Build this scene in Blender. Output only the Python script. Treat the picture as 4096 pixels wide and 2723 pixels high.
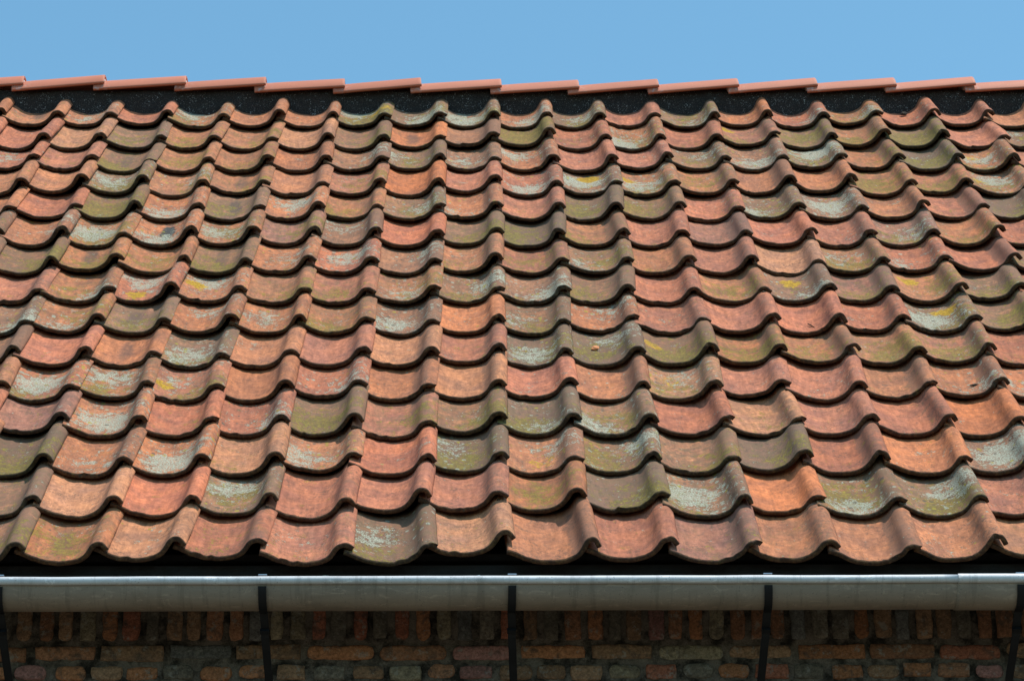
import bpy, bmesh, math, random
import numpy as np
from mathutils import Vector, Matrix, noise

for o in list(bpy.data.objects):
    bpy.data.objects.remove(o)
scene = bpy.context.scene
COL = scene.collection

# ------------------------------------------------------------------ camera
EAVE = 4.1                                     # height of the eave line (tile lip corners) above the ground
cam_d = bpy.data.cameras.new("camera")
cam_d.sensor_width = 36.0
cam_d.lens = 11460.78 / 4096 * 36
cam_d.clip_start = 0.1
cam_d.clip_end = 6000
cam = bpy.data.objects.new("camera", cam_d)
COL.objects.link(cam)
PITCH, YAW, ROLL = 0.415065, 0.0140207, -0.0069534
CAM = Vector((-0.105529, -6.97814, EAVE - 2.496997))
fw = Vector((math.sin(YAW) * math.cos(PITCH), math.cos(YAW) * math.cos(PITCH), math.sin(PITCH)))
rt = Vector((math.cos(YAW), -math.sin(YAW), 0))
up = rt.cross(fw)
r2 = rt * math.cos(ROLL) + up * math.sin(ROLL)
u2 = -rt * math.sin(ROLL) + up * math.cos(ROLL)
cam.matrix_world = Matrix((
    (r2.x, u2.x, -fw.x, CAM.x), (r2.y, u2.y, -fw.y, CAM.y), (r2.z, u2.z, -fw.z, CAM.z), (0, 0, 0, 1)))
scene.camera = cam

# ------------------------------------------------------------------ sky and sun
SUN = Vector((0.32, -0.11, 0.92)).normalized()  # towards the sun
world = bpy.data.worlds.new("World")
scene.world = world
world.use_nodes = True
wn = world.node_tree
wn.nodes.clear()
sky = wn.nodes.new("ShaderNodeTexSky")
sky.sky_type = 'NISHITA'
sky.sun_disc = False
sky.sun_elevation = math.asin(SUN.z)
sky.sun_rotation = math.atan2(SUN.x, SUN.y)
sky.altitude = 0
sky.air_density = 1.0
sky.dust_density = 0.8
sky.ozone_density = 1.0
bg = wn.nodes.new("ShaderNodeBackground")
bg.inputs["Strength"].default_value = 0.15
wo = wn.nodes.new("ShaderNodeOutputWorld")
tint = wn.nodes.new("ShaderNodeMix")
tint.data_type = 'RGBA'
tint.blend_type = 'MULTIPLY'
tint.inputs[0].default_value = 1.0
tint.inputs[7].default_value = (0.89, 1.32, 1.26, 1)
wn.links.new(sky.outputs[0], tint.inputs[6])
wn.links.new(tint.outputs[2], bg.inputs[0])
wn.links.new(bg.outputs[0], wo.inputs[0])

sun_d = bpy.data.lights.new("sun", 'SUN')
sun_d.energy = 4.6
sun_d.angle = math.radians(0.5)
sun_d.color = (1.0, 0.955, 0.89)
sun = bpy.data.objects.new("sun", sun_d)
COL.objects.link(sun)
sun.rotation_euler = SUN.to_track_quat('Z', 'Y').to_euler()
sun.location = (3, -2, 12)

scene.view_settings.view_transform = 'Standard'
scene.view_settings.look = 'None'
scene.view_settings.exposure = 0.10
scene.view_settings.gamma = 1.0

# ------------------------------------------------------------------ helpers
def link(o, parent=None):
    COL.objects.link(o)
    if parent is not None:
        o.parent = parent
    return o

def mesh_obj(name, verts, faces, mat, parent=None, smooth=True):
    me = bpy.data.meshes.new(name)
    me.from_pydata([tuple(v) for v in verts], [], faces)
    me.update()
    if smooth:
        me.polygons.foreach_set("use_smooth", [True] * len(me.polygons))
    if mat is not None:
        me.materials.append(mat)
    return link(bpy.data.objects.new(name, me), parent)

def thing(name, label, cat, loc=(0, 0, 0), group=None):
    o = link(bpy.data.objects.new(name, None))
    o.location = loc
    o.empty_display_size = 0.1
    return tag(o, label, cat, group)

def tag(o, label, cat, group=None):
    o["label"] = label
    o["category"] = cat
    if group:
        o["group"] = group
    return o

class Nodes:
    """thin wrapper for writing node trees"""
    def __init__(self, name):
        self.mat = bpy.data.materials.new(name)
        self.mat.use_nodes = True
        self.t = self.mat.node_tree
        self.t.nodes.clear()
        self.out = self.t.nodes.new("ShaderNodeOutputMaterial")
        self.bsdf = self.t.nodes.new("ShaderNodeBsdfPrincipled")
        self.t.links.new(self.bsdf.outputs[0], self.out.inputs[0])
    def put(self, sock, v):
        if hasattr(v, "is_output"):
            self.t.links.new(v, sock)
        elif v is not None:
            if hasattr(sock.default_value, "__len__") and not hasattr(v, "__len__"):
                v = (v, v, v)
            if hasattr(sock.default_value, "__len__") and len(sock.default_value) == 4 and len(v) == 3:
                v = (*v, 1)
            sock.default_value = v
    def math(self, op, a, b=None, c=None, clamp=False):
        n = self.t.nodes.new("ShaderNodeMath")
        n.operation = op
        n.use_clamp = clamp
        for s, v in zip(n.inputs, (a, b, c)):
            self.put(s, v)
        return n.outputs[0]
    def vmath(self, op, a, b=None):
        n = self.t.nodes.new("ShaderNodeVectorMath")
        n.operation = op
        self.put(n.inputs[0], a)
        if b is not None:
            self.put(n.inputs[1], b)
        return n.outputs["Value"] if op in ('LENGTH', 'DISTANCE', 'DOT_PRODUCT') else n.outputs[0]
    def noise(self, vec, scale, detail=4, rough=0.6, dist=0.0, color=False):
        n = self.t.nodes.new("ShaderNodeTexNoise")
        self.put(n.inputs["Vector"], vec)
        n.inputs["Scale"].default_value = scale
        n.inputs["Detail"].default_value = detail
        n.inputs["Roughness"].default_value = rough
        n.inputs["Distortion"].default_value = dist
        return n.outputs["Color"] if color else n.outputs["Fac"]
    def step(self, v, lo, hi):
        n = self.t.nodes.new("ShaderNodeMapRange")
        n.interpolation_type = 'SMOOTHSTEP'
        self.put(n.inputs["Value"], v)
        self.put(n.inputs["From Min"], lo)
        self.put(n.inputs["From Max"], hi)
        return n.outputs["Result"]
    def map(self, v, a, b, c, d):
        n = self.t.nodes.new("ShaderNodeMapRange")
        for s, x in zip(n.inputs, (v, a, b, c, d)):
            self.put(s, x)
        return n.outputs["Result"]
    def mix(self, fac, a, b, mode='MIX'):
        n = self.t.nodes.new("ShaderNodeMix")
        n.data_type = 'RGBA'
        n.blend_type = mode
        n.clamp_factor = True
        self.put(n.inputs[0], fac)
        self.put(n.inputs[6], a)
        self.put(n.inputs[7], b)
        return n.outputs[2]
    def attr(self, name, out="Fac", kind='OBJECT'):
        n = self.t.nodes.new("ShaderNodeAttribute")
        n.attribute_type = kind
        n.attribute_name = name
        return n.outputs[out]
    def objco(self):
        return self.t.nodes.new("ShaderNodeTexCoord").outputs["Object"]
    def geopos(self):
        return self.t.nodes.new("ShaderNodeNewGeometry").outputs["Position"]
    def rand(self):
        return self.t.nodes.new("ShaderNodeObjectInfo").outputs["Random"]
    def sep(self, v):
        n = self.t.nodes.new("ShaderNodeSeparateXYZ")
        self.put(n.inputs[0], v)
        return n.outputs
    def comb(self, x, y, z):
        n = self.t.nodes.new("ShaderNodeCombineXYZ")
        for s, v in zip(n.inputs, (x, y, z)):
            self.put(s, v)
        return n.outputs[0]
    def bump(self, h, strength, dist):
        n = self.t.nodes.new("ShaderNodeBump")
        n.inputs["Strength"].default_value = strength
        n.inputs["Distance"].default_value = dist
        self.put(n.inputs["Height"], h)
        self.put(self.bsdf.inputs["Normal"], n.outputs[0])
    def done(self, color, rough=0.8, metal=0.0, spec=0.3):
        self.put(self.bsdf.inputs["Base Color"], color)
        self.put(self.bsdf.inputs["Roughness"], rough)
        self.put(self.bsdf.inputs["Metallic"], metal)
        self.put(self.bsdf.inputs["Specular IOR Level"], spec)
        return self.mat

# ------------------------------------------------------------------ materials
W, G = 0.21, 0.273                              # cover width and gauge of a pantile

def clay_tile_material():
    n = Nodes("old_clay")
    co = n.objco()
    x, y, z = n.sep(co)
    u = n.math('DIVIDE', x, W)
    v = n.math('DIVIDE', y, G)
    seed = n.attr("seed")
    off = n.comb(n.math('MULTIPLY', seed, 37.1), n.math('MULTIPLY', seed, 91.7), n.math('MULTIPLY', seed, 13.3))
    p = n.vmath('ADD', co, off)
    streakp = n.vmath('MULTIPLY', p, (1.0, 0.16, 1.0))
    tone = n.attr("tone", "Color")
    # firing variation: broad patches from rose to orange, then streaks along the tile, then grain
    broad = n.noise(p, 13, 3, 0.55)
    col = n.mix(n.map(broad, 0.34, 0.66, 0, 1), n.mix(1.0, tone, (0.76, 0.82, 0.94), 'MULTIPLY'),
                n.mix(1.0, tone, (1.18, 1.16, 1.06), 'MULTIPLY'))
    streak = n.noise(streakp, 75, 4, 0.65)
    col = n.mix(1.0, col, n.map(streak, 0.28, 0.72, 0.70, 1.18), 'MULTIPLY')
    mott = n.noise(p, 52, 6, 0.74)
    col = n.mix(1.0, col, n.map(mott, 0.30, 0.70, 0.74, 1.22), 'MULTIPLY')
    grain = n.noise(p, 420, 3, 0.7)
    col = n.mix(1.0, col, n.map(grain, 0.3, 0.7, 0.84, 1.12), 'MULTIPLY')
    # grey-brown weathering film; over the roll it also paints in the flank's shade
    grime = n.attr("grime")
    rollk = n.attr("rollk")
    g1 = n.noise(p, 26, 7, 0.68, 0.6)
    roll_zone = n.math('MULTIPLY', n.math('MULTIPLY', n.step(u, 0.60, 0.72), n.math('SUBTRACT', 1.0, n.math('MULTIPLY', n.step(u, 0.82, 0.92), 0.55))), rollk)
    gth = n.math('SUBTRACT', n.math('SUBTRACT', 0.74, n.math('MULTIPLY', grime, 0.34)), n.math('MULTIPLY', roll_zone, 0.30))
    gfac = n.step(g1, gth, n.math('ADD', gth, 0.15))
    col = n.mix(n.math('MULTIPLY', gfac, 0.70), col, n.mix(0.30, (0.085, 0.067, 0.054), tone))
    # thin dark scratches and smears
    sm = n.noise(n.vmath('MULTIPLY', p, (1.0, 2.4, 1.0)), 45, 6, 0.7, 1.2)
    col = n.mix(n.math('MULTIPLY', n.step(sm, 0.59, 0.66), 0.6), col, (0.11, 0.06, 0.045))
    # gritty dirt: fine dark flecks that gather in drifts and towards the lower edge
    gr = n.noise(n.vmath('ADD', p, (2.2, 7.7, 1.1)), 115, 6, 0.80)
    drift = n.math('ADD', n.noise(p, 17, 4, 0.6), n.math('MULTIPLY', n.math('SUBTRACT', 1.0, n.step(v, 0.02, 0.30)), 0.07))
    dirt = n.math('MULTIPLY', n.step(gr, 0.52, 0.58), n.step(drift, 0.44, 0.60))
    col = n.mix(n.math('MULTIPLY', dirt, n.math('ADD', 0.50, n.math('MULTIPLY', grime, 0.35), None, True)), col, (0.085, 0.060, 0.044))
    # soot patch in the trough
    du = n.math('SUBTRACT', u, n.attr("su")); dv = n.math('SUBTRACT', v, n.attr("sv"))
    wob = n.math('MULTIPLY', n.math('SUBTRACT', n.noise(p, 30, 4, 0.6), 0.5), 0.35)
    sd = n.math('ADD', n.math('SQRT', n.math('ADD', n.math('POWER', n.math('MULTIPLY', du, 1.6), 2),
                                              n.math('POWER', n.math('MULTIPLY', dv, 0.50), 2))), wob)
    sfac = n.math('MULTIPLY', n.math('SUBTRACT', 1.0, n.step(sd, 0.10, 0.24)), n.attr("soot"))
    col = n.mix(sfac, col, (0.055, 0.052, 0.05))
    # blobs (moss, grey lichen, golden lichen) share one shape recipe
    def patch(name, pu, pv, scale, base, gain, crisp, rad):
        amt = n.attr(name)
        du = n.math('SUBTRACT', u, n.attr(pu)); dv = n.math('SUBTRACT', v, n.attr(pv))
        d = n.math('SQRT', n.math('ADD', n.math('POWER', du, 2), n.math('POWER', n.math('MULTIPLY', dv, 1.25), 2)))
        near = n.math('SUBTRACT', 1.0, n.step(d, 0.06, rad))
        ns = n.noise(n.vmath('ADD', p, (gain * 7.0, 3.1, 5.7)), scale, 8, 0.78, 0.0)
        big = n.noise(n.vmath('ADD', p, (1.3, gain * 3.0, 9.1)), scale * 0.24, 3, 0.6)
        h = n.math('ADD', n.math('ADD', n.math('MULTIPLY', ns, 0.58), n.math('MULTIPLY', big, 0.42)),
                   n.math('MULTIPLY', n.math('MULTIPLY', near, amt), gain))
        h = n.math('ADD', h, n.math('MULTIPLY', amt, 0.045))
        on = n.step(amt, 0.0, 0.15)
        return n.math('MULTIPLY', n.step(h, base, base + crisp), on), ns
    moss, mn = patch("moss", "mu", "mv", 80, 0.600, 0.125, 0.05, 0.80)
    mfine = n.noise(p, 300, 3, 0.75)
    moss = n.math('MULTIPLY', moss, n.map(mfine, 0.40, 0.54, 0.15, 1.0))
    film = n.math('MULTIPLY', n.step(n.math('ADD', n.noise(p, 30, 6, 0.70), n.math('MULTIPLY', n.attr("moss"), 0.07)), 0.50, 0.64), n.step(n.attr("moss"), 0.0, 0.6))
    col = n.mix(n.math('MULTIPLY', film, 0.36), col, (0.130, 0.104, 0.056))
    mcol = n.mix(n.step(mn, 0.42, 0.66), (0.130, 0.105, 0.026), (0.300, 0.240, 0.030))
    col = n.mix(n.math('MULTIPLY', moss, 0.86), col, mcol)
    lich, ln_ = patch("lich", "lu", "lv", 125, 0.612, 0.112, 0.03, 0.60)
    fine = n.noise(p, 260, 4, 0.75)
    lcol = n.mix(n.step(fine, 0.38, 0.62), (0.16, 0.16, 0.118), (0.40, 0.405, 0.315))
    col = n.mix(n.math('MULTIPLY', lich, n.step(fine, 0.38, 0.52)), col, lcol)
    # small round colonies of many sizes, scattered everywhere
    vor = n.t.nodes.new("ShaderNodeTexVoronoi")
    vor.inputs["Scale"].default_value = 58
    n.put(vor.inputs["Vector"], n.vmath('ADD', p, n.vmath('MULTIPLY', n.noise(p, 160, 3, 0.7, color=True), (0.006, 0.006, 0.006))))
    vr, vg, vb = n.sep(vor.outputs["Color"])
    dens = n.math('ADD', 0.10, n.math('MULTIPLY', n.attr("lich"), 0.24))
    rad_ = n.math('MULTIPLY', n.step(n.math('SUBTRACT', n.math('ADD', dens, 0.02), vr), 0.0, 0.30), 0.42)
    spot = n.math('SUBTRACT', 1.0, n.step(n.math('SUBTRACT', vor.outputs["Distance"], rad_), -0.05, 0.03))
    spot = n.math('MULTIPLY', spot, n.step(rad_, 0.0, 0.03))
    scol = n.mix(n.step(vg, 0.55, 0.60), lcol, n.mix(n.step(vb, 0.4, 0.6), (0.085, 0.075, 0.06), (0.30, 0.24, 0.035)))
    col = n.mix(n.math('MULTIPLY', spot, 0.8), col, scol)
    gold, gn = patch("gold", "gu", "gv", 95, 0.655, 0.185, 0.05, 0.30)
    col = n.mix(gold, col, n.mix(n.step(gn, 0.45, 0.65), (0.30, 0.17, 0.02), (0.56, 0.33, 0.03)))
    # shade painted near-black on lip face and underside, broken up by some algae
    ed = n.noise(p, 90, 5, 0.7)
    lip = n.step(n.math('ADD', n.attr("shaded_lip", "Fac", 'GEOMETRY'), n.math('MULTIPLY', n.math('SUBTRACT', ed, 0.5), 0.9)), 0.30, 0.62)
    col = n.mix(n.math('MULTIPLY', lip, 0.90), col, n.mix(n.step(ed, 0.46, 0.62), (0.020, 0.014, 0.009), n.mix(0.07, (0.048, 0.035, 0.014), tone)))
    # small dark pits
    pit = n.noise(p, 150, 2, 0.5)
    col = n.mix(n.math('MULTIPLY', n.step(pit, 0.74, 0.80), 0.75), col, (0.05, 0.035, 0.03))
    hgt = n.math('ADD', n.math('ADD', n.math('MULTIPLY', grain, 0.35), n.math('MULTIPLY', g1, 0.8)),
                 n.math('ADD', n.math('MULTIPLY', lich, 0.9), n.math('ADD', n.math('MULTIPLY', moss, 0.5), n.math('MULTIPLY', streak, 0.25))))
    n.bump(hgt, 0.55, 0.0022)
    return n.done(col, 0.88, 0.0, 0.18)

def plain(name, base, var=0.25, scale=30, rough=0.8, metal=0.0, bump=0.0, spec=0.3):
    n = Nodes(name)
    p = n.geopos()
    a = n.noise(p, scale, 5, 0.65)
    col = n.mix(1.0, base, n.map(a, 0.25, 0.75, 1 - var, 1 + var), 'MULTIPLY')
    if bump:
        n.bump(n.noise(p, scale * 6, 4, 0.6), 0.6, bump)
    return n.done(col, rough, metal, spec)

def ridge_cap_material():
    n = Nodes("pressed_clay")
    p = n.geopos()
    r = n.rand()
    base = n.mix(n.map(r, 0, 1, 0, 1), (0.45, 0.140, 0.078), (0.51, 0.164, 0.094))
    a = n.noise(n.vmath('MULTIPLY', p, (0.35, 1, 1)), 22, 5, 0.6)
    col = n.mix(1.0, base, n.map(a, 0.25, 0.75, 0.90, 1.08), 'MULTIPLY')
    f = n.noise(p, 300, 3, 0.7)
    col = n.mix(1.0, col, n.map(f, 0.3, 0.7, 0.93, 1.06), 'MULTIPLY')
    # chalky bloom near the lap and a few pale scuffs
    lx = n.sep(n.objco())[0]
    bl = n.noise(p, 60, 6, 0.7)
    bloom = n.math('MULTIPLY', n.math('SUBTRACT', 1.0, n.step(lx, 0.02, 0.085)), n.step(bl, 0.50, 0.62))
    col = n.mix(n.math('MULTIPLY', bloom, 0.55), col, (0.52, 0.44, 0.42))
    sc = n.noise(n.vmath('MULTIPLY', p, (1, 3, 3)), 26, 6, 0.75)
    col = n.mix(n.math('MULTIPLY', n.step(sc, 0.70, 0.74), 0.5), col, (0.55, 0.45, 0.42))
    n.bump(f, 0.25, 0.001)
    return n.done(col, 0.62, 0.0, 0.3)

def bedding_material():
    n = Nodes("black_bedding")
    p = n.geopos()
    f = n.noise(p, 330, 3, 0.75)
    g = n.noise(p, 60, 4, 0.6)
    col = n.mix(n.step(f, 0.52, 0.72), (0.018, 0.013, 0.011), (0.170, 0.125, 0.102))
    w = n.noise(n.vmath('ADD', p, (3, 1, 7)), 270, 0, 0.5)
    w2 = n.noise(p, 25, 3, 0.5)
    col = n.mix(n.math('MULTIPLY', n.step(w, 0.70, 0.77), n.step(w2, 0.40, 0.60)), col, (0.46, 0.46, 0.45))
    n.bump(n.math('ADD', f, g), 1.0, 0.006)
    return n.done(col, 0.7, 0.0, 0.4)

def brick_material():
    n = Nodes("old_brick")
    p = n.geopos()
    c = n.attr("tint", "Color", 'GEOMETRY')
    a = n.noise(p, 45, 6, 0.7)
    col = n.mix(1.0, c, n.map(n.noise(p, 130, 6, 0.75), 0.3, 0.7, 0.45, 1.85), 'MULTIPLY')
    d = n.noise(p, 22, 6, 0.7, 0.8)
    col = n.mix(n.math('MULTIPLY', n.step(d, 0.50, 0.64), 0.65), col, (0.060, 0.050, 0.042))
    l = n.noise(n.vmath('ADD', p, (9, 2, 4)), 38, 7, 0.72)
    col = n.mix(n.math('MULTIPLY', n.step(l, 0.55, 0.64), 0.6), col, (0.26, 0.235, 0.20))
    n.bump(n.math('ADD', a, n.noise(p, 220, 3, 0.7)), 0.9, 0.006)
    return n.done(col, 0.92, 0.0, 0.15)

def mortar_material():
    n = Nodes("lime_mortar")
    p = n.geopos()
    a = n.noise(p, 16, 6, 0.7)
    col = n.mix(n.step(a, 0.36, 0.62), (0.024, 0.020, 0.016), (0.175, 0.138, 0.108))
    f = n.noise(p, 240, 3, 0.7)
    col = n.mix(1.0, col, n.map(f, 0.3, 0.7, 0.75, 1.2), 'MULTIPLY')
    n.bump(n.math('ADD', a, f), 1.0, 0.006)
    return n.done(col, 0.95, 0.0, 0.1)

def zinc_material(name, base):
    n = Nodes(name)
    p = n.geopos()
    a = n.noise(n.vmath('MULTIPLY', p, (0.35, 1, 1)), 14, 6, 0.65, 0.6)
    col = n.mix(n.map(a, 0.3, 0.7, 0, 1), base, tuple(1.42 * q_ for q_ in base))
    s = n.noise(n.vmath('MULTIPLY', p, (0.5, 1.4, 1.4)), 34, 7, 0.75, 1.5)
    col = n.mix(n.math('MULTIPLY', n.step(s, 0.55, 0.62), 0.55), col, tuple(2.0 * q_ for q_ in base))
    k = n.noise(p, 260, 2, 0.5)
    col = n.mix(n.math('MULTIPLY', n.step(k, 0.66, 0.72), 0.7), col, (0.06, 0.055, 0.05))
    dr = n.noise(n.vmath('MULTIPLY', p, (1.0, 0.10, 0.10)), 38, 5, 0.7)
    col = n.mix(n.math('MULTIPLY', n.step(dr, 0.52, 0.64), 0.32), col, tuple(0.45 * q_ for q_ in base))
    rgh = n.map(a, 0.3, 0.7, 0.48, 0.66)
    n.bump(n.noise(p, 40, 3, 0.5), 0.08, 0.002)
    return n.done(col, rgh, 0.10, 0.5)

M_TILE = clay_tile_material()
M_CAP = ridge_cap_material()
M_BED = bedding_material()
M_BRICK = brick_material()
M_MORT = mortar_material()
M_ZINC = zinc_material("weathered_zinc", (0.190, 0.146, 0.110))
M_BEAD = zinc_material("bright_zinc", (0.43, 0.43, 0.44))
M_PALE = plain("pale_mortar", (0.50, 0.47, 0.43), 0.25, 60, 0.9, 0, 0.003, 0.1)
M_BLACK = plain("black_paint", (0.005, 0.005, 0.006), 0.3, 40, 0.55, 0, 0.0, 0.25)
M_STEEL = plain("galvanised_steel", (0.42, 0.46, 0.52), 0.15, 80, 0.42, 0.8)
M_TAR = plain("tarred_board", (0.014, 0.012, 0.011), 0.4, 30, 0.8, 0, 0.002)
M_GROUND = plain("packed_earth", (0.125, 0.110, 0.082), 0.4, 1.5, 0.95, 0, 0.01, 0.1)
M_CHIP = plain("fresh_clay", (0.62, 0.24, 0.10), 0.15, 200, 0.85, 0, 0.001)
M_TWIG = plain("dry_twig", (0.035, 0.026, 0.018), 0.4, 200, 0.9, 0, 0.001)
M_WHITE = plain("white_crumb", (0.75, 0.74, 0.70), 0.1, 200, 0.9)

# ------------------------------------------------------------------ ground
R_G = 2500.0
gv = [(0, 0, 0)]
gf = []
rings = [3, 8, 20, 60, 200, 700, R_G]
NS = 48
for ri, rr in enumerate(rings):
    for s in range(NS):
        a = 2 * math.pi * s / NS
        gv.append((rr * math.cos(a), rr * math.sin(a), 0))
for s in range(NS):
    gf.append((0, 1 + s, 1 + (s + 1) % NS))
for ri in range(len(rings) - 1):
    b0 = 1 + ri * NS; b1 = b0 + NS
    for s in range(NS):
        s2 = (s + 1) % NS
        gf.append((b0 + s, b1 + s, b1 + s2, b0 + s2))
ground = mesh_obj("ground", gv, gf, M_GROUND)
ground["kind"] = "structure"

# ------------------------------------------------------------------ roof frame of reference
A45 = math.radians(45)
SX = Vector((1, 0, 0))
SV = Vector((0, math.cos(A45), math.sin(A45)))    # up the slope
SN = Vector((0, -math.sin(A45), math.cos(A45)))   # out of the roof
ORG = Vector((0, 0, EAVE))
def roof(uu, vv, nn):
    return ORG + SX * uu + SV * vv + SN * nn
TH = 0.0126                                       # tile thickness
XL, XR = -10 * W - 0.06, 10 * W + 0.06            # ends of the house
RIDGE_Y, RIDGE_Z = 2.93, 7.001

# ------------------------------------------------------------------ the house under the roof
def keep_world(o, parent, loc):
    o.parent = parent
    o.matrix_parent_inverse = Matrix.Translation(-Vector(loc))
    return o

WALL_Y = 0.25
HLOC = (0, WALL_Y, 0)
house = thing("brick_house", "old brick house with dark shaded wall below the zinc gutter", "house", HLOC)
rng = random.Random(5)

def box_mesh(x0, x1, y0, y1, z0, z1):
    v = [(x0, y0, z0), (x1, y0, z0), (x1, y1, z0), (x0, y1, z0), (x0, y0, z1), (x1, y0, z1), (x1, y1, z1), (x0, y1, z1)]
    f = [(0, 3, 2, 1), (4, 5, 6, 7), (0, 1, 5, 4), (1, 2, 6, 5), (2, 3, 7, 6), (3, 0, 4, 7)]
    return v, f

class Soup:
    def __init__(self):
        self.v = []; self.f = []; self.c = []; self.m = []
    def add(self, v, f, col=(1, 1, 1), mi=0):
        b = len(self.v)
        self.v += [tuple(p) for p in v]
        self.f += [tuple(i + b for i in q) for q in f]
        self.c += [col] * len(f)
        self.m += [mi] * len(f)
    def build(self, name, mats, smooth=True):
        me = bpy.data.meshes.new(name)
        me.from_pydata(self.v, [], self.f)
        me.update()
        for m in mats:
            me.materials.append(m)
        me.polygons.foreach_set("material_index", self.m)
        me.polygons.foreach_set("use_smooth", [smooth] * len(self.f))
        at = me.color_attributes.new("tint", 'FLOAT_COLOR', 'CORNER')
        buf = []
        for poly, c in zip(me.polygons, self.c):
            buf += [c[0], c[1], c[2], 1.0] * poly.loop_total
        at.data.foreach_set("color", buf)
        return link(bpy.data.objects.new(name, me))

BRICK_COLS = [((0.31, 0.130, 0.062), 3), ((0.26, 0.120, 0.066), 4), ((0.23, 0.130, 0.075), 4), ((0.27, 0.095, 0.056), 2),
              ((0.20, 0.155, 0.10), 2), ((0.15, 0.12, 0.09), 2), ((0.12, 0.11, 0.10), 1), ((0.26, 0.12, 0.10), 1)]
BC = [c for c, n_ in BRICK_COLS for _ in range(n_)]

def brick(s, x0, x1, z0, z1, fine, face):
    """one worn brick with a rounded, uneven face that stands a little proud of the mortar"""
    c = rng.choice(BC)
    k = rng.uniform(0.65, 1.12)
    c = tuple(k * q for q in c)
    proud = rng.uniform(-0.002, 0.005)
    dx = [rng.uniform(-0.003, 0.003) for _ in range(4)]
    x0 += dx[0]; x1 += dx[1]; z0 += dx[2] * 0.8; z1 += dx[3] * 0.8
    nx = max(3, int((x1 - x0) / 0.014)) if fine else 3
    nz = max(3, int((z1 - z0) / 0.014)) if fine else 3
    sd = Vector((rng.uniform(0, 99), rng.uniform(0, 99), rng.uniform(0, 99)))
    rad = 0.006
    kn = rng.choice([0.001, 0.002, 0.004, 0.006])
    us = [0, rad * 0.35 / (x1 - x0)] + [rad / (x1 - x0) + i * (1 - 2 * rad / (x1 - x0)) / nx for i in range(nx + 1)] + [1 - rad * 0.35 / (x1 - x0), 1]
    vs = [0, rad * 0.35 / (z1 - z0)] + [rad / (z1 - z0) + i * (1 - 2 * rad / (z1 - z0)) / nz for i in range(nz + 1)] + [1 - rad * 0.35 / (z1 - z0), 1]
    V = []; F = []
    for b in vs:
        for a in us:
            ex = min(a, 1 - a) * (x1 - x0); ez = min(b, 1 - b) * (z1 - z0)
            e = min(ex, ez)
            d = 0.016 if e <= 0 else 0.004 * max(0, 1 - e / rad)
            px = x0 + a * (x1 - x0); pz = z0 + b * (z1 - z0)
            cx = min(a, 1 - a) * (x1 - x0); cz = min(b, 1 - b) * (z1 - z0)
            if cx < 0.014 and cz < 0.014:                     # knock the corners off
                t = (1 - cx / 0.014) * (1 - cz / 0.014) * kn
                px += t if a < .5 else -t
                pz += t if b < .5 else -t
            q = Vector((px * 40, pz * 40, 0)) + sd
            nn = noise.noise_vector(q)
            q2 = noise.noise(Vector((px * 110, pz * 110, 3)) + sd)
            w_ = 1.0 if fine else 0.4
            V.append(face(px + 0.0042 * nn.x * w_, -proud + d + (0.0034 * nn.y + 0.0024 * q2) * w_, pz + 0.0042 * nn.z * w_))
    n_ = len(us)
    for j in range(len(vs) - 1):
        for i in range(n_ - 1):
            F.append((j * n_ + i, j * n_ + i + 1, (j + 1) * n_ + i + 1, (j + 1) * n_ + i))
    s.add(V, F, c, 0)

def brick_run(s, xa, xb, top, face, ztop_of=None):
    zs = top
    # a soldier course right under the eave, then stretchers and headers in turn
    x = xa
    z0, z1 = top - 0.170, top
    while x < xb - 0.03:
        w_ = rng.uniform(0.037, 0.046)
        brick(s, x, min(x + w_, xb), z0, z1 - 0.004, True, face)
        x += w_ + rng.uniform(0.010, 0.017)
    z = z0 - 0.0125
    row = 0
    while z > 0.06:
        h = 0.0405
        x = xa - rng.uniform(0, 0.09)
        fine = z > top - 1.0
        while x < xb - 0.03:
            L = rng.uniform(0.160, 0.180) if row % 2 == 0 else rng.uniform(0.074, 0.088)
            a, b = max(x, xa), min(x + L, xb)
            if b - a > 0.03 and not (rng.random() < 0.02):
                zo = rng.uniform(-0.0025, 0.0025)
                brick(s, a, b, z - h + zo, z + zo, fine, face)
            x += L + rng.uniform(0.009, 0.018)
        z -= 0.0537
        row += 1

# front wall: the bricks and the mortar bed they sit in, one part
s = Soup()
TOPZ = 4.098
brick_run(s, XL, XR, TOPZ, lambda x, y, z: (x, WALL_Y + y, z))
mv = []; mf = []
nx_, nz_ = 300, 40
zl = [0.0] + [3.0 + (4.17 - 3.0) * (i / nz_) for i in range(nz_ + 1)]
for z in zl:
    for i in range(nx_ + 1):
        x = XL + (XR - XL) * i / nx_
        d = 0.0065 + 0.0040 * noise.noise(Vector((x * 30, z * 30, 5)))
        mv.append((x, WALL_Y + d, z))
for j in range(len(zl) - 1):
    for i in range(nx_):
        a = j * (nx_ + 1) + i
        mf.append((a, a + 1, a + nx_ + 2, a + nx_ + 1))
s.add(mv, mf, (1, 1, 1), 1)
keep_world(s.build("wall", [M_BRICK, M_MORT]), house, HLOC)

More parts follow.
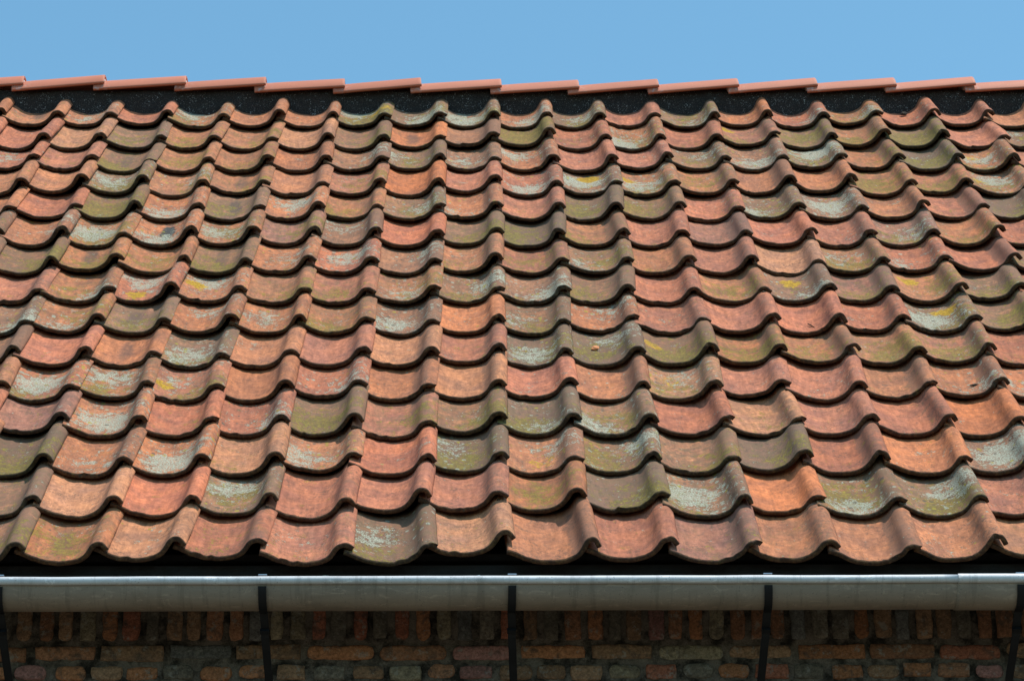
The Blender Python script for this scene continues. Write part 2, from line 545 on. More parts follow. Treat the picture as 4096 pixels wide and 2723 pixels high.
# gables (rendered plain), roof boards, back slope, fascia
gz = RIDGE_Z - 0.06
for sx in (XL + 0.02, XR - 0.02):
    dx = 0.2 if sx < 0 else -0.2
    pr = [(WALL_Y + 0.02, 0), (2 * RIDGE_Y - WALL_Y, 0), (2 * RIDGE_Y - WALL_Y, 4.15), (RIDGE_Y, gz - 0.12), (WALL_Y + 0.02, 4.15)]
    v = [(sx, y, z) for y, z in pr] + [(sx + dx, y, z) for y, z in pr]
    f = [tuple(range(5)), tuple(range(9, 4, -1))] + [(i, i + 5, (i + 1) % 5 + 5, (i + 1) % 5) for i in range(5)]
    keep_world(mesh_obj("gable_wall", v, f, M_MORT, smooth=False), house, HLOC)
dk = -0.19 * W - 0.062
def slab(name, a, b, t):
    """board between two points (y, z) running the whole length of the house"""
    d = Vector((0, b[0] - a[0], b[1] - a[1])).normalized()
    nrm = Vector((0, -d.z, d.y)) * t
    v = []
    for x in (XL, XR):
        for (y, z) in (a, b):
            v.append((x, y, z)); v.append((x, y - nrm.y, z - nrm.z))
    f = [(0, 2, 6, 4), (1, 5, 7, 3), (0, 4, 5, 1), (2, 3, 7, 6), (0, 1, 3, 2), (4, 6, 7, 5)]
    return keep_world(mesh_obj(name, v, f, M_TAR, smooth=False), house, HLOC)
p0 = roof(0, 0.06, dk); p1 = roof(0, 14.9 * G, dk)
slab("roof_deck", (p0.y, p0.z), (p1.y, p1.z), 0.02)
slab("back_roof", (p1.y + 0.002, p1.z), (2 * RIDGE_Y - 0.1, EAVE - 0.06), 0.02)
v, f = box_mesh(XL + 0.03, XR - 0.03, 0.088, 0.112, 3.985, 4.078)
keep_world(mesh_obj("fascia_board", v, f, M_TAR, smooth=False), house, HLOC)
v, f = box_mesh(XL + 0.03, XR - 0.03, 0.113, WALL_Y + 0.02, 4.1, 4.118)
keep_world(mesh_obj("soffit", v, f, M_TAR, smooth=False), house, HLOC)

# ------------------------------------------------------------------ pantiles
PROFILE = [(-0.13, 0.160), (-0.05, 0.130), (0.03, 0.092), (0.11, 0.052), (0.20, 0.022), (0.31, 0.004), (0.44, 0.0), (0.55, 0.014),
           (0.64, 0.046), (0.705, 0.090), (0.752, 0.148), (0.79, 0.212), (0.83, 0.252), (0.88, 0.268), (0.93, 0.265), (0.975, 0.235), (1.02, 0.175)]

def catmull(pts, n_):
    P = np.array([pts[0]] + pts + [pts[-1]], float)
    P[0] = 2 * P[1] - P[2]; P[-1] = 2 * P[-2] - P[-3]
    out = []
    m = len(pts) - 1
    for i in range(n_):
        t = i / (n_ - 1) * m
        k = min(int(t), m - 1); t -= k
        a, b, c, d = P[k:k + 4]
        out.append(0.5 * (2 * b + (c - a) * t + (2 * a - 5 * b + 4 * c - d) * t * t + (3 * b - a - 3 * c + d) * t ** 3))
    return np.array(out)

TLEN = 0.342
def pantile_mesh(idx):
    r = random.Random(100 + idx)
    crest = r.uniform(0.86, 1.14)
    skew = r.uniform(-0.045, 0.04)
    pts = []
    for (u, h) in PROFILE:
        uu = u + skew * math.sin(math.pi * min(max(u, 0), 1))
        hh = h * (crest if 0.5 < u < 1.0 else 1.0)
        pts.append((uu * W, hh * W))
    top = catmull(pts, 40)
    tan = np.gradient(top, axis=0)
    tan /= np.linalg.norm(tan, axis=1)[:, None]
    nor = np.stack([-tan[:, 1], tan[:, 0]], 1)
    th = TH * r.uniform(0.92, 1.12)
    mid = top - nor * th * 0.5
    n_ = len(top)
    ph = [r.uniform(0, 99) for _ in range(4)]
    chips = [(r.uniform(0.05, 1.0) * W, r.uniform(0.006, 0.020), r.uniform(0.003, 0.014)) for _ in range(r.choice([0, 1, 2, 3, 4]))]
    cornerchip = r.choice([0, 0, 0.006, 0.012, 0.026])
    rows = [(0.0, 0.50), (0.0012, 0.76), (0.0032, 0.93), (0.0065, 1.0), (0.013, 1.0), (0.024, 1.0)] + \
           [(0.024 + (TLEN - 0.024) * (i / 13), 1.0) for i in range(1, 14)]
    verts = []
    lipw = []
    twist = r.uniform(-0.012, 0.012)
    bow = r.uniform(-0.004, 0.006)
    for (v, k) in rows:
        for side in (1, -1):
            rng_ = range(n_) if side == 1 else range(n_ - 1, -1, -1)
            for i in rng_:
                u, h = mid[i]
                q = nor[i] * (th * 0.5 * k * side)
                edge = math.exp(-v / 0.02)
                e = 0.0046 * noise.noise(Vector((u * 24 + ph[0], ph[1], 0))) + 0.0028 * noise.noise(Vector((u * 110 + ph[0], ph[1], 4)))
                for (cu, cw, cd) in chips:
                    e += cd * max(0, 1 - ((u - cu) / cw) ** 2) * (0.9 if side == 1 else 0.4)
                if cornerchip and u > 0.93 * W:
                    e += cornerchip * ((u - 0.93 * W) / (0.09 * W)) ** 1.5
                vv = v + e * edge
                wob = 0.0030 * noise.noise(Vector((u * 16 + ph[2], v * 14, ph[3]))) + 0.0010 * noise.noise(Vector((u * 60 + ph[2], v * 60, ph[3])))
                hh = h * (1 - 0.12 * v / G * (1 if u > 0.5 * W else 0)) + q[1] + wob - 0.0165 / G * v + bow * math.sin(math.pi * min(v / G, 1)) * 0.5
                uu = u + q[0] + twist * v * 0.5 + 0.0012 * noise.noise(Vector((v * 18 + ph[1], ph[2], u * 6)))
                hh += (uu - 0.5 * W) * twist * (1 - v / TLEN)
                verts.append((uu, vv, hh))
                lipw.append((1.0 if v < 0.0033 else 0.45 if v < 0.007 else 0.0) if side == 1 else 1.0)  # lip face and underside, where the shade is painted in
    M = 2 * n_
    faces = []
    for j in range(len(rows) - 1):
        a = j * M; b = a + M
        for i in range(M):
            i2 = (i + 1) % M
            faces.append((a + i, a + i2, b + i2, b + i))
    for base, flip in ((0, True), ((len(rows) - 1) * M, False)):
        for i in range(n_ - 1):
            q = (base + i, base + i + 1, base + M - 2 - i, base + M - 1 - i)
            faces.append(q if flip is False else q[::-1])
    me = bpy.data.meshes.new("pantile")
    me.from_pydata(verts, [], [f[::-1] for f in faces])
    me.update()
    me.polygons.foreach_set("use_smooth", [True] * len(me.polygons))
    me.attributes.new('shaded_lip', 'FLOAT', 'POINT').data.foreach_set('value', lipw)
    me.materials.append(M_TILE)
    return me

NVAR = 40
VARIANTS = [pantile_mesh(i) for i in range(NVAR)]

# sideways / upward offset (mm) of each tile's lip corner from the even lattice, course by course from the eave
OFFS = {
    0: (-6, '-1,-11 -1,-1 -11,5 -16,10 -3,-7 28,-15 -12,20 13,-5 3,2 15,-5 -4,0 1,-8 17,-1'),
    1: (-6, '0,1 9,2 6,6 0,8 -2,-10 -15,18 -17,20 -20,15 2,11 12,-1 -6,9 2,-6 11,-15'),
    2: (-6, '-4,0 8,-2 9,3 3,3 5,13 0,-2 -14,6 -14,2 -10,5 5,6 -14,13 -7,3 11,-3'),
    3: (-6, '1,20 17,-1 9,1 0,3 0,4 -4,-2 -15,13 -11,4 -1,2 9,0 3,2 0,2 16,-5'),
    4: (-7, '4,-6 -1,-5 6,6 3,-5 -3,-10 3,9 -10,0 -12,2 -11,6 -11,-2 -4,-12 -18,12 -2,-1 -3,5 0,8'),
    5: (-7, '-8,6 4,-5 -1,1 -4,-8 -4,-15 4,0 2,-14 -11,10 -22,-3 -8,-4 6,-11 2,8 17,-14 7,2 9,8'),
    6: (-7, '-7,-1 8,7 3,0 6,-11 3,-14 7,-11 -4,-14 -10,1 -19,-11 -13,6 2,-3 11,-4 6,-2 -2,6 12,2'),
    7: (-7, '-6,3 10,3 4,-6 11,-13 5,-2 0,-2 7,-16 -18,1 -6,-12 -12,-8 -8,-3 9,1 12,-23 -5,2 12,-4'),
    8: (-7, '-1,-10 3,11 16,-13 10,-10 7,4 3,2 0,-17 -13,5 -3,-12 0,-19 -4,-24 -11,0 2,-8 6,-1 6,5 23,-7'),
    9: (-8, '-18,6 4,-9 -1,-7 18,-5 25,-19 3,10 5,2 9,-7 -10,7 -8,-11 2,-25 -8,-6 -4,-12 8,-15 0,-3 0,-8 20,-5'),
    10: (-8, '-12,-3 6,9 6,6 14,-1 12,-1 12,-2 2,4 8,-3 -4,3 1,-8 -9,-2 1,-12 -9,-10 -1,3 5,0 13,3 10,4'),
    11: (-8, '-6,-1 -9,20 0,7 3,-4 11,9 12,-12 3,-10 4,-12 -11,16 0,-15 4,-2 0,-11 -2,4 -5,5 5,15 10,-10 -12,8'),
    12: (-8, '-14,12 -6,9 -3,-1 0,1 9,-7 7,4 7,4 2,9 -7,7 -1,4 11,-2 -16,11 -6,9 -6,4 1,14 5,9 9,-1'),
    13: (-8, '-4,-3 -4,-11 10,-9 4,-12 5,-12 3,-4 0,-1 0,8 -12,19 -11,12 -13,-3 -22,-4 -17,2 -5,18 -1,4 -19,15 -4,9 16,1'),
    14: (-9, '-8,26 13,11 2,10 2,15 15,3 18,-1 10,4 -5,8 1,7 -7,3 -18,-5 -25,-1 -25,6 -5,-9 -13,9 -4,1 -6,15 3,4 4,12'),
}
# look of each tile: firing tone, then overlays: g grey lichen, m moss, y golden lichen, s soot, k dark roll (with strength)
CODES = {
    14: (-9, "o os1 og1 r og2m1 o o bg2m3y1 bg2m1 bg3m1 og2 bg1m1 rk1 bm1g1 o rg1k1 om1g1 r r o"),
    13: (-9, "r r t bm1k1 om1 om1 t bm1 Os1 bk2 bm3 r og3m1 r ry2m1 bm2k1 om2 bm3k1 r bg1m1"),
    12: (-9, "o rg1 r bm2s1 om1 om1 o bg1k2 bg1m1k2 bg1 og2k2 r r bg1m1 bg2 bg3m1 om1k2 dm2 og2m1y1 r"),
    11: (-9, "o o ok1 bm2g2 og1m1 os1m1 ok1 rm1 O r rg2k2 bg3y3 og2y2m1 om1k1 ok2 ok1 om2 rm2 og2y1m1 dm1"),
    10: (-9, "o o r bm3 og2 bs2m1 og2 om1k1 bm1g1k2 og1k1 r dm2 bm2 Rk1 bg2m1k2 bg3k1 ok1 rk3 dm1 r"),
    9: (-9, "o b og1k2 og3m2 os3g2 og2m1k1 pm1 bg1k1 R bm2k2 dm2 om1k2 r pk2 R rk1 pm1g1k1 om1 rk1 o"),
    8: (-9, "o b bm2 os2m2 om1 bs1m2 og1 rg2k1 bg1k2 om1k1 rm1k2 bg1m1 ok1 r t om2g1k1 rg1 rk3 bm1 r"),
    7: (-9, "r o rk1 om1g1k2 rg2y2 og2y2 om1 rm1k1 og1m1 bg2m1k1 bg2k2 bm1k2 r om1k2 by2g1k1 pm1k2 oy2m1k1 bm1 r o"),
    6: (-9, "o b by3g2k1 om1g1k1 bm1s1 og1k1 og1 om2 bg2k1 O bg1m1k2 og1k1 rk1 r R r by2g3m1 bm2 o r"),
    5: (-9, "o r bk1 R os1 bg2m1k1 o r tk1 rk1 dg2m1k2 dg1m1k1 bm2y1 om2k2 om1k2 om2 rm2k2 r o b"),
    4: (-9, "r o o rg3m1 og2m1k1 rg1m1y1 o rg1k1 ok1 tk1 R ok1 ty1m1g1 rk1 r ok1 og1k2 og1 r o"),
    3: (-9, "o b r p og3k1 R rg1k1 bm2 rm1k2 bm2k1 dm2g1 bg2m1 r tk1 r r Ok2 o r b"),
    2: (-9, "r o o dm2k1 og1k2 og3k1 t og2 R dm2g1k1 og1y1k1 bg2m2 bm1 dk3m1 rk2 O bg3 o r o"),
    1: (-9, "o r b bm1k1 t R bg2m1 r r rk1 om1k1 dm2k2 bg3m1k1 O bg2m2k1 bg2m2k1 r o t r"),
    0: (-9, "b o r bm1k1 om1s1 t rk1 r dg1m1k2 t ok1 r pk1 o ok1 o t o r o"),
}
GOLD_AT = {(2, 11): (.45, .80), (3, 11): (.12, .62), (5, 13): (.10, .75), (-5, 7): (.30, .22), (-4, 7): (.16, .62), (5, 7): (.40, .72),
           (7, 7): (.25, .80), (7, 6): (.58, .72), (-7, 6): (.15, .70), (3, 4): (.33, .62), (-2, 14): (.80, .40), (3, 5): (.08, .55),
           (-4, 4): (.12, .45), (9, 11): (.10, .45), (1, 2): (.45, .30), (9, 12): (.28, .60)}
LICH_AT = {(2, 11): (.30, .55), (3, 11): (.35, .40), (-5, 3): (.40, .40), (-4, 2): (.45, .30), (3, 1): (.25, .50), (6, 12): (.55, .65),
           (6, 10): (.40, .55), (-6, 9): (.30, .55), (7, 2): (.60, .45), (7, 6): (.25, .40), (-6, 4): (.35, .50), (-3, 1): (.35, .72),
           (-5, 7): (.40, .72), (-5, 10): (.35, .25), (0, 5): (.40, .30), (-4, 5): (.35, .35), (1, 5): (.42, .40), (0, 14): (.30, .35),
           (4, 13): (.55, .55), (-5, 9): (.35, .20)}
TONES = {"o": (0.495, 0.180, 0.084), "r": (0.470, 0.160, 0.091), "O": (0.600, 0.190, 0.074), "R": (0.555, 0.176, 0.096),
         "b": (0.400, 0.180, 0.097), "p": (0.375, 0.155, 0.106), "d": (0.310, 0.158, 0.094), "t": (0.535, 0.230, 0.118)}
TONE_WORD = {"o": "orange", "r": "reddish", "O": "vivid orange", "R": "salmon red", "b": "brownish", "p": "mauve brown",
             "d": "dark brown", "t": "pale tan"}
OVER_WORD = {"g": "grey lichen", "m": "moss", "y": "golden lichen", "s": "a sooty patch", "k": "a dark roll"}
ORD = ["", "first", "second", "third", "fourth", "fifth", "sixth", "seventh", "eighth", "ninth", "tenth", "eleventh", "twelfth",
       "thirteenth", "fourteenth", "fifteenth", "sixteenth", "seventeenth", "eighteenth", "nineteenth", "twentieth"]
COURSE = {14: "top course under ridge", 0: "lowest course above gutter"}
for j_ in range(1, 8):
    COURSE[j_] = ORD[j_ + 1] + " course above gutter"
for j_ in range(8, 14):
    COURSE[j_] = ORD[15 - j_] + " course below ridge"

def frame_xy(p):
    """where a point of the place falls in the 1024 x 680 picture, only used to count the tiles one can see"""
    d = p - CAM
    z_ = d.dot(fw)
    return 512 + 2865.2 * d.dot(r2) / z_, 340 - 2865.2 * d.dot(u2) / z_

def parse(code):
    ov = {}
    i = 1
    while i < len(code):
        ov[code[i]] = int(code[i + 1]); i += 2
    return code[0], ov

ROOF_ROT = Matrix((SX, SV, SN)).transposed().to_4x4()
TWEAK = random.Random(77)
offs = {}
for j, (k0, txt) in OFFS.items():
    for i, t_ in enumerate(txt.split()):
        a, b = t_.split(",")
        offs[(k0 + i, j)] = (int(a) / 1000, int(b) / 1000)

PU = np.array(PROFILE)
def top_h(x):
    return np.interp(x, PU[:, 0] * W, PU[:, 1] * W)
XG = np.linspace(-0.10 * W, 1.0 * W, 90)
SLOPE = np.gradient(top_h(XG), XG)
def side(k, j):
    """sideways slip of a tile's nose, and of the part of it that lies under the next course"""
    a = offs.get((k, j), (0, 0))[0] * 0.85
    b = offs.get((k, j + 1), (a, 0))[0] * 0.85
    d = min(max((b - a) * 0.75, -0.011), 0.011)
    return a, a + d
def need_lift(k, j):
    """how far the nose must rise to clear the roll of the tile below"""
    if j == 0:
        return 0.0
    a = side(k, j)[0]; lo = side(k, j - 1)[1]
    under = top_h(XG - a) - TH * np.sqrt(1 + SLOPE ** 2)
    low = top_h(XG - lo); low = np.where(XG - lo > 0.5 * W, low * 0.88, low) - 0.0165
    return float(max(0.0, min((low - under).max() + 0.0015, 0.017)))

for j_ in range(15):                              # neighbours in a course cannot slide through each other
    for it_ in range(4):
        for k_ in range(-9, 10):
            if (k_, j_) in offs and (k_ + 1, j_) in offs:
                gap = offs[(k_, j_)][0] - offs[(k_ + 1, j_)][0]
                for s_, lim in ((1, 0.010), (-1, 0.018)):
                    if s_ * gap > lim:
                        e_ = (s_ * gap - lim) * 0.5 * s_
                        offs[(k_, j_)] = (offs[(k_, j_)][0] - e_, offs[(k_, j_)][1])
                        offs[(k_ + 1, j_)] = (offs[(k_ + 1, j_)][0] + e_, offs[(k_ + 1, j_)][1])
first_tile = bpy.data.objects.new("clay_pantile", VARIANTS[0])
made = 0
BLOBS = {"g": "lich", "m": "moss", "y": "gold", "s": "soot"}
for j in range(14, -1, -1):
    k0, txt = CODES[j]
    codes = txt.split()
    assert len(codes) == 20, (j, len(codes))
    vis = []
    for i in range(20):
        k = k0 + i
        xs = [frame_xy(roof((k - a) * W, (j + b) * G, -0.01))[0] for a in (0.06, 0.94) for b in (0.05, 0.9)]
        if max(xs) > 2 and min(xs) < 1022:
            vis.append(k)
    for i in range(20):
        k = k0 + i
        tone, ov = parse(codes[i])
        o = first_tile if made == 0 else first_tile.copy()
        o.data = VARIANTS[TWEAK.randrange(NVAR)]
        made += 1
        link(o)
        du, dup_ = offs.get((k, j), (TWEAK.gauss(0, 0.006), TWEAK.gauss(0, 0.006)))
        if (k, j) in offs:
            du, dh = side(k, j)
        else:
            dh = du
        dn = max(min(max(dup_ * 0.6 / 0.93, -0.002), 0.010), need_lift(k, j))
        dv = min(max((dup_ - 0.93 * dn) / 0.36, -0.016), 0.016)
        loc = roof(k * W - 1.02 * W + du, j * G + dv, -0.19 * W + dn)
        jit = Matrix.Rotation(-(dh - du) / G + TWEAK.gauss(0, 0.004), 4, 'Z') @ Matrix.Rotation(-max(dn, 0) / G + TWEAK.gauss(0, 0.006), 4, 'X') @ Matrix.Rotation(TWEAK.gauss(0, 0.013), 4, 'Y')
        o.matrix_world = Matrix.Translation(loc) @ ROOF_ROT @ jit
        c = [0.93 * (0.76 * q_ + 0.24 * m_) for q_, m_ in zip(TONES[tone], (0.44, 0.168, 0.090))]
        f1, f2 = TWEAK.uniform(0.92, 1.06), TWEAK.uniform(-0.05, 0.05)
        o["tone"] = (c[0] * f1, c[1] * f1 * (1 + f2), c[2] * f1 * (1 + 2 * f2))
        o["seed"] = TWEAK.uniform(0, 1)
        o["grime"] = {"o": 0.45, "r": 0.35, "O": 0.02, "R": 0.05, "b": 0.85, "p": 0.65, "d": 1.15, "t": 0.35}[tone] + TWEAK.uniform(-0.1, 0.25)
        o["rollk"] = ov.get("k", 0) * 0.36 + TWEAK.uniform(0.15, 0.60)  # some painted flank shade on every tile, more on dark rolls
        for ch, nm in BLOBS.items():
            s_ = ov.get(ch, 0)
            o[nm] = {1: 0.8, 2: 1.1, 3: 1.5}[s_] if s_ else (TWEAK.choice([0.0, 0.15, 0.35]) if ch in "gm" else 0.0)
        o["soot"] *= 0.6 if ov.get("s", 0) < 3 else 1.0
        o["lu"], o["lv"] = LICH_AT.get((k, j), (TWEAK.uniform(.05, .85), TWEAK.uniform(.1, .8)))
        o["mu"], o["mv"] = TWEAK.uniform(.05, .95), TWEAK.uniform(.0, .45)
        o["gu"], o["gv"] = GOLD_AT.get((k, j), (TWEAK.uniform(.1, .5), TWEAK.uniform(.3, .7)))
        o["su"], o["sv"] = TWEAK.uniform(.36, .48), TWEAK.uniform(.5, .62)
        # words
        strong = sorted([(s_, c_) for c_, s_ in ov.items() if c_ != "k" or s_ >= 2], reverse=True)[:2]
        look = TONE_WORD[tone] + " clay tile"
        if strong:
            ws = [OVER_WORD[c_] for _, c_ in strong]
            look += " with " + " and ".join(ws if len(look.split()) + len(" and ".join(ws).split()) <= 8 else ws[:1])
        if k in vis:
            where = ORD[vis.index(k) + 1] + " from left, " + COURSE[j]
        elif k < vis[0]:
            where = ORD[vis[0] - k] + " past the view's left edge, " + COURSE[j]
        else:
            where = ORD[k - vis[-1]] + " past the view's right edge, " + COURSE[j]
        lab = look + ", " + where
        if len(lab.split()) > 16:
            lab = TONE_WORD[tone] + " clay tile, " + where
        tag(o, lab, "roof tile", "clay pantiles laid in courses on the roof")

# ------------------------------------------------------------------ ridge: black bedding and lapped half-round caps
bv = []; bf = []
PB = [(2.905, 6.80), (2.892, 6.86), (2.887, 6.89), (2.885, 6.915), (2.884, 6.94), (2.883, 6.96), (2.882, 6.98), (2.882, 7.0), (2.884, 7.012), (2.89, 7.022), (2.91, 7.03), (2.96, 7.03),
      (2.995, 7.0), (2.995, 6.80)]
NXB = 460
for i in range(NXB + 1):
    x = XL + 0.02 + (XR - XL - 0.04) * i / NXB
    for q, (y, z) in enumerate(PB):
        a = noise.noise(Vector((x * 55, y * 55, z * 55))) * 0.006 + noise.noise(Vector((x * 17, 4, z * 17))) * 0.009
        if q in (0, len(PB) - 1):
            a = 0
        bv.append((x, y - abs(a) if q < 9 else y, z + (a * 0.4 if 0 < q < 9 else 0)))
n_ = len(PB)
for i in range(NXB):
    for q in range(n_ - 1):
        a = i * n_ + q
        bf.append((a, a + n_, a + n_ + 1, a + 1))
bf.append(tuple(range(n_)))
bf.append(tuple(NXB * n_ + q for q in range(n_ - 1, -1, -1)))
bed = mesh_obj("ridge_bedding", bv, bf, M_BED)
tag(bed, "rough black gritty bedding strip between the ridge caps and the top course", "ridge bedding")

CAPX = [-1.8617 + (p_ - 65) * 0.0017096 for p_ in (-117, 65, 250, 435, 617, 797, 973, 1155, 1332, 1515, 1698, 1878, 2058, 2240, 2421)]
CAPTOP = [172, 172, 170, 173, 176, 180, 178, 181, 183, 181, 180, 177, 177, 176, 180]
def cap_mesh(L):
    """half-round cap, axis along x, from x=0 (low, narrow end) to x=L (wide raised end)"""
    R0, R1, t = 0.085, 0.088, 0.010
    a0, a1 = math.radians(13), math.radians(167)
    na = 28
    xs = [0, 0.0015, 0.004, 0.05, 0.12, 0.2, L - 0.012, L - 0.004, L - 0.0015, L]
    kk = [0.5, 0.85, 1, 1, 1, 1, 1, 1, 0.85, 0.5]
    V = []; F = []
    for x, k in zip(xs, kk):
        R = R0 + (R1 - R0) * x / L
        for side in (1, -1):
            for i in (range(na + 1) if side == 1 else range(na, -1, -1)):
                a = a0 + (a1 - a0) * i / na
                rr = R - t * 0.5 + side * t * 0.5 * k
                V.append((x, -rr * math.cos(a), rr * math.sin(a) + 0.0012 * noise.noise(Vector((x * 9, a, L * 60)))))
    M = 2 * (na + 1)
    for j in range(len(xs) - 1):
        for i in range(M):
            a = j * M; i2 = (i + 1) % M
            F.append((a + i, a + M + i, a + M + i2, a + i2))
    for base, fl in ((0, 0), ((len(xs) - 1) * M, 1)):
        for i in range(na):
            q = (base + i, base + i + 1, base + M - 2 - i, base + M - 1 - i)
            F.append(q if fl else q[::-1])
    return V, F
def plug_mesh(L):
    """pale mortar packed into the open raised end"""
    V = []; F = []
    na = 16
    for x, s_ in ((L - 0.045, 0.99), (L - 0.006, 0.985), (L - 0.001, 0.86)):
        R = 0.0775 * s_
        for i in range(na + 1):
            a = math.radians(14) + math.radians(152) * i / na
            V.append((x + 0.002 * noise.noise(Vector((a * 5, L * 90, 2))), -R * math.cos(a), R * math.sin(a)))
    m = na + 1
    for j in range(2):
        for i in range(na):
            F.append((j * m + i, (j + 1) * m + i, (j + 1) * m + i + 1, j * m + i + 1))
        F.append((j * m + na, (j + 1) * m + na, (j + 1) * m, j * m))
    F.append(tuple(2 * m + i for i in range(m)))
    F.append(tuple(m - 1 - i for i in range(m)))
    return V, F
capn = random.Random(9)
CAPWORD = {0: "first", 1: "second"}
nvis = 0
for i in range(len(CAPX)):
    xr = CAPX[i]
    xl = (CAPX[i - 1] if i else xr - 0.31) - 0.045
    L = xr - xl
    zt = RIDGE_Z + (177 - CAPTOP[i]) * 0.0017
    zl_ = RIDGE_Z - 0.0275 + ((177 - CAPTOP[i - 1]) * 0.0017 if i else 0)
    tilt = math.atan2(zt - zl_, L)
    if i == 0:
        lab = "clay ridge cap cut off by the left edge of the view"
    elif i == len(CAPX) - 1:
        lab = "clay ridge cap cut off by the right edge of the view"
    else:
        lab = "smooth salmon clay ridge cap, " + ORD[i] + " whole one from the left end of the ridge"
    c = thing("ridge_tile", lab, "ridge tile", (xl, RIDGE_Y, zl_), "lapped clay caps along the ridge")
    c.rotation_euler = (capn.gauss(0, 0.012), -tilt, capn.gauss(0, 0.006))
    V, F = cap_mesh(L)
    mesh_obj("cap_shell", V, F, M_CAP, c)
    V, F = plug_mesh(L)
    mesh_obj("end_mortar", V, F, M_PALE, c, smooth=False)

# ------------------------------------------------------------------ half-round zinc gutter on strap brackets
GY, GZ, GR = 0.0, 3.9865, 0.0585
def gutter_part(x0, x1, R, name, parent):
    V = []; F = []
    t = 0.0018
    prof = []
    for i in range(33):                                   # front rim, round the bottom, up to the back rim
        a = math.pi * i / 32
        prof.append((GY - R * math.cos(a), GZ - R * math.sin(a)))
    prof += [(GY + R, GZ + 0.02), (GY + R + 0.001, GZ + 0.048)]
    xs = [x0 + (x1 - x0) * i / 60 for i in range(61)]
    m = len(prof)
    for x in xs:
        for k in (0, 1):
            for q in (range(m) if k == 0 else range(m - 1, -1, -1)):
                y, z = prof[q]
                if k:
                    d = Vector((GY - y, GZ - z)) if z <= GZ else Vector((-1, 0))
                    d.normalize()
                    y += d.x * t; z += d.y * t
                b = 0.0012 * noise.noise(Vector((x * 3.0, q * 0.15, 2)))
                V.append((x, y, z + b))
    M = 2 * m
    for i in range(60):
        for q in range(M):
            a = i * M; q2 = (q + 1) % M
            F.append((a + q, a + q2, a + M + q2, a + M + q))
    F.append(tuple(range(M)))
    F.append(tuple(60 * M + q for q in range(M - 1, -1, -1)))
    o = mesh_obj(name, V, F, M_ZINC)
    return o
def tube_mesh(x0, x1, y, z, r, nseg=16, nx=80, wob=0.0):
    V = []; F = []
    for i in range(nx + 1):
        x = x0 + (x1 - x0) * i / nx
        b = 0.0012 * noise.noise(Vector((x * 3.0, 0, 2))) + wob * noise.noise(Vector((x * 9, 7, 1)))
        for s_ in range(nseg):
            a = 2 * math.pi * s_ / nseg
            V.append((x, y + r * math.cos(a), z + b + r * math.sin(a)))
    for i in range(nx):
        for s_ in range(nseg):
            a = i * nseg; s2 = (s_ + 1) % nseg
            F.append((a + s_, a + s2, a + nseg + s2, a + nseg + s_))
    F.append(tuple(range(nseg)))
    F.append(tuple(nx * nseg + s_ for s_ in range(nseg - 1, -1, -1)))
    return V, F
XJ = 1.122                                                # where the two lengths are lapped
GLOC = (0, GY, GZ)
gut = thing("rain_gutter", "half round grey zinc rain gutter with rolled front bead along the eave", "gutter", GLOC)
keep_world(gutter_part(XL - 0.02, XJ + 0.03, GR, "gutter_trough", gut), gut, GLOC)
keep_world(gutter_part(XJ, XR + 0.02, GR + 0.0026, "gutter_trough", gut), gut, GLOC)
BY, BZ, BR = GY - GR - 0.003, GZ, 0.0105
V, F = tube_mesh(XL - 0.02, XJ + 0.002, BY, BZ, BR, wob=0.0006)
keep_world(mesh_obj("rolled_bead", V, F, M_BEAD), gut, GLOC)
V, F = tube_mesh(XJ + 0.0022, XR + 0.02, BY - 0.001, BZ + 0.0005, BR + 0.0016, wob=0.0006)
keep_world(mesh_obj("rolled_bead", V, F, M_BEAD), gut, GLOC)

def strip(path, w_, t, x):
    """flat strap swept along (dx, y, z) points, width along x"""
    V = []; F = []
    n_ = len(path)
    for i, (dx, y, z) in enumerate(path):
        a = path[max(i - 1, 0)]; b = path[min(i + 1, n_ - 1)]
        d = Vector((b[1] - a[1], b[2] - a[2])).normalized()
        nn = Vector((-d.y, d.x))
        for (sx, sn) in ((-1, -1), (1, -1), (1, 1), (-1, 1)):
            V.append((x + dx + sx * w_ / 2, y + nn.x * sn * t / 2, z + nn.y * sn * t / 2))
    for i in range(n_ - 1):
        for q in range(4):
            a = i * 4; q2 = (q + 1) % 4
            F.append((a + q, a + q2, a + 4 + q2, a + 4 + q))
    F.append((0, 3, 2, 1)); F.append(tuple((n_ - 1) * 4 + q for q in range(4)))
    return V, F
PXS = [(-1.3155, "black gutter strap bracket at the left edge of the view"),
       (-0.6475, "black gutter strap bracket between the left edge bracket and the middle one"),
       (-0.0122, "black gutter strap bracket in the middle of the gutter"),
       (0.6400, "black gutter strap bracket between the middle one and the gutter lap joint"),
       (1.2850, "black gutter strap bracket to the right of the gutter lap joint")]
brn = random.Random(3)
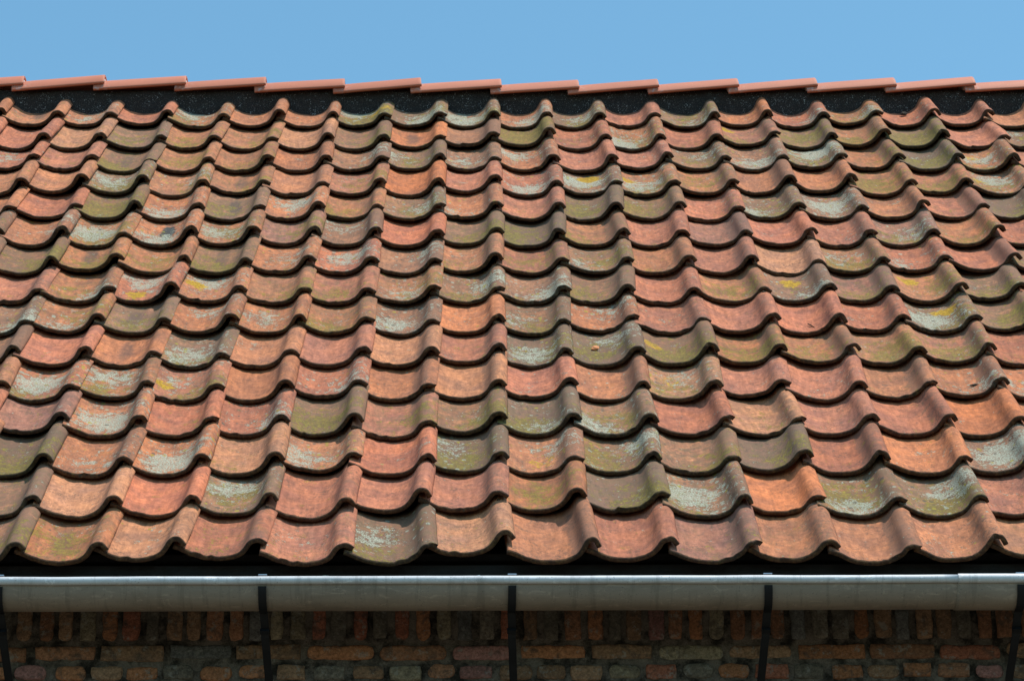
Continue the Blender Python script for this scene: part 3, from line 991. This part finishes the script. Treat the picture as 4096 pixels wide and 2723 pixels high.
for x, lab in PXS:
    b = thing("gutter_bracket", lab, "bracket", (x, GY, GZ), "strap brackets holding the gutter")
    bl = (x, GY, GZ)
    Ro = GR + 0.0058
    lean = brn.uniform(-0.006, 0.006)
    path = []
    for i in range(0, 15):
        a = math.radians(14 + 84 * i / 14)
        path.append((lean * i / 14, GY - Ro * math.cos(a), GZ - Ro * math.sin(a)))
    y1, z1 = path[-1][1], path[-1][2]
    s0 = lean
    for (t_, dy, dz, dx) in ((0.10, 0, 0.001, 0.001), (0.18, 0, 0.004, 0.002), (0.24, 0, -0.002, 0.001), (0.36, 0, -0.003, 0.003),
                             (0.5, 0, 0.001, 0.004), (0.7, 0, 0.004, 0.006), (0.85, 0, 0.002, 0.004), (1.0, 0, 0, 0.003)):
        path.append((s0 + dx * (1 if x < 0 else -1), y1 + (WALL_Y - 0.010 - y1) * t_, z1 + (3.735 - z1) * t_ + dz))
    path.append((s0, WALL_Y - 0.010, 3.70)); path.append((s0, WALL_Y - 0.010, 3.60))
    V, F = strip(path, 0.0205, 0.0040, x)
    keep_world(mesh_obj("strap", V, F, M_BLACK, smooth=False), b, bl)
    # rivet collar on the brace and the tab folded over the bead
    py, pz = path[16][1], path[16][2]
    V, F = strip([(s0, py - 0.006, pz - 0.003), (s0, py + 0.004, pz - 0.009)], 0.022, 0.010, x)
    keep_world(mesh_obj("rivet_collar", V, F, M_BLACK, smooth=False), b, bl)
    tab = [(0, BY + 0.020, BZ + 0.004), (0, BY + 0.017, BZ + 0.013), (0, BY + 0.010, BZ + 0.0165), (0, BY + 0.002, BZ + 0.0165)]
    V, F = strip(tab, 0.022, 0.0022, x)
    keep_world(mesh_obj("folded_tab", V, F, M_STEEL, smooth=False), b, bl)

# ------------------------------------------------------------------ small loose things
def lump(name, loc, size, mat, seed, rot=0.0):
    bm = bmesh.new()
    bmesh.ops.create_icosphere(bm, subdivisions=2, radius=1)
    for v in bm.verts:
        d = noise.noise(v.co * 1.3 + Vector((seed, 0, 0))) * 0.45
        v.co = v.co * (1 + d)
        v.co = Vector((v.co.x * size[0], v.co.y * size[1], v.co.z * size[2]))
    me = bpy.data.meshes.new(name)
    bm.to_mesh(me); bm.free()
    me.materials.append(mat)
    o = link(bpy.data.objects.new(name, me))
    o.matrix_world = Matrix.Translation(loc) @ ROOF_ROT @ Matrix.Rotation(rot, 4, 'Z')
    return o
def hit_tile(dx, dy, lift):
    """roof point under a spot of the photo (2359 x 1568 reading), on the trough of the tiles"""
    x_ = dx / 2359 * 4096; y_ = dy / 1568 * 2723
    d = fw + r2 * ((x_ - 2048) / 11460.78) + u2 * ((1361.5 - y_) / 11460.78)
    p0_ = roof(0, 0, -0.19 * W + lift)
    return CAM + d * ((p0_ - CAM).dot(SN) / d.dot(SN))
t_ = lump("clay_chip", hit_tile(480, 606, 0.002), (0.011, 0.015, 0.004), M_CHIP, 3, 0.4)
tag(t_, "small bright orange clay chip lying in a trough on the left half", "chip")
t_ = lump("clay_chip", hit_tile(1371, 801, 0.004), (0.013, 0.011, 0.005), M_CHIP, 8, 1.0)
tag(t_, "small orange clay chip lying on a dark lichen tile near the middle", "chip")
t_ = lump("moss_clump", hit_tile(2082, 262, 0.006), (0.013, 0.012, 0.007), M_TWIG, 5)
tag(t_, "dark dry clump lying on a top course tile near the right end", "clump")
t_ = lump("dry_twig", hit_tile(2246, 886, 0.006), (0.018, 0.004, 0.003), M_TWIG, 6, 0.35)
tag(t_, "short dark twig lying on an orange tile near the right edge", "twig")
t_ = lump("dry_twig", hit_tile(1868, 749, 0.005), (0.002, 0.020, 0.002), M_TWIG, 11, 0.5)
tag(t_, "thin dark twig standing along a red tile right of the middle", "twig")
for x_, s_, lab in ((-0.493, 0.011, "larger white crumb on the gutter's back rim"), (-0.097, 0.005, "smaller white crumb on the gutter's back rim near the middle")):
    t_ = lump("mortar_crumb", Vector((x_, GY + GR - 0.001, GZ + 0.0505)), (s_, 0.004, 0.004), M_WHITE, x_ * 10)
    tag(t_, lab, "crumb")
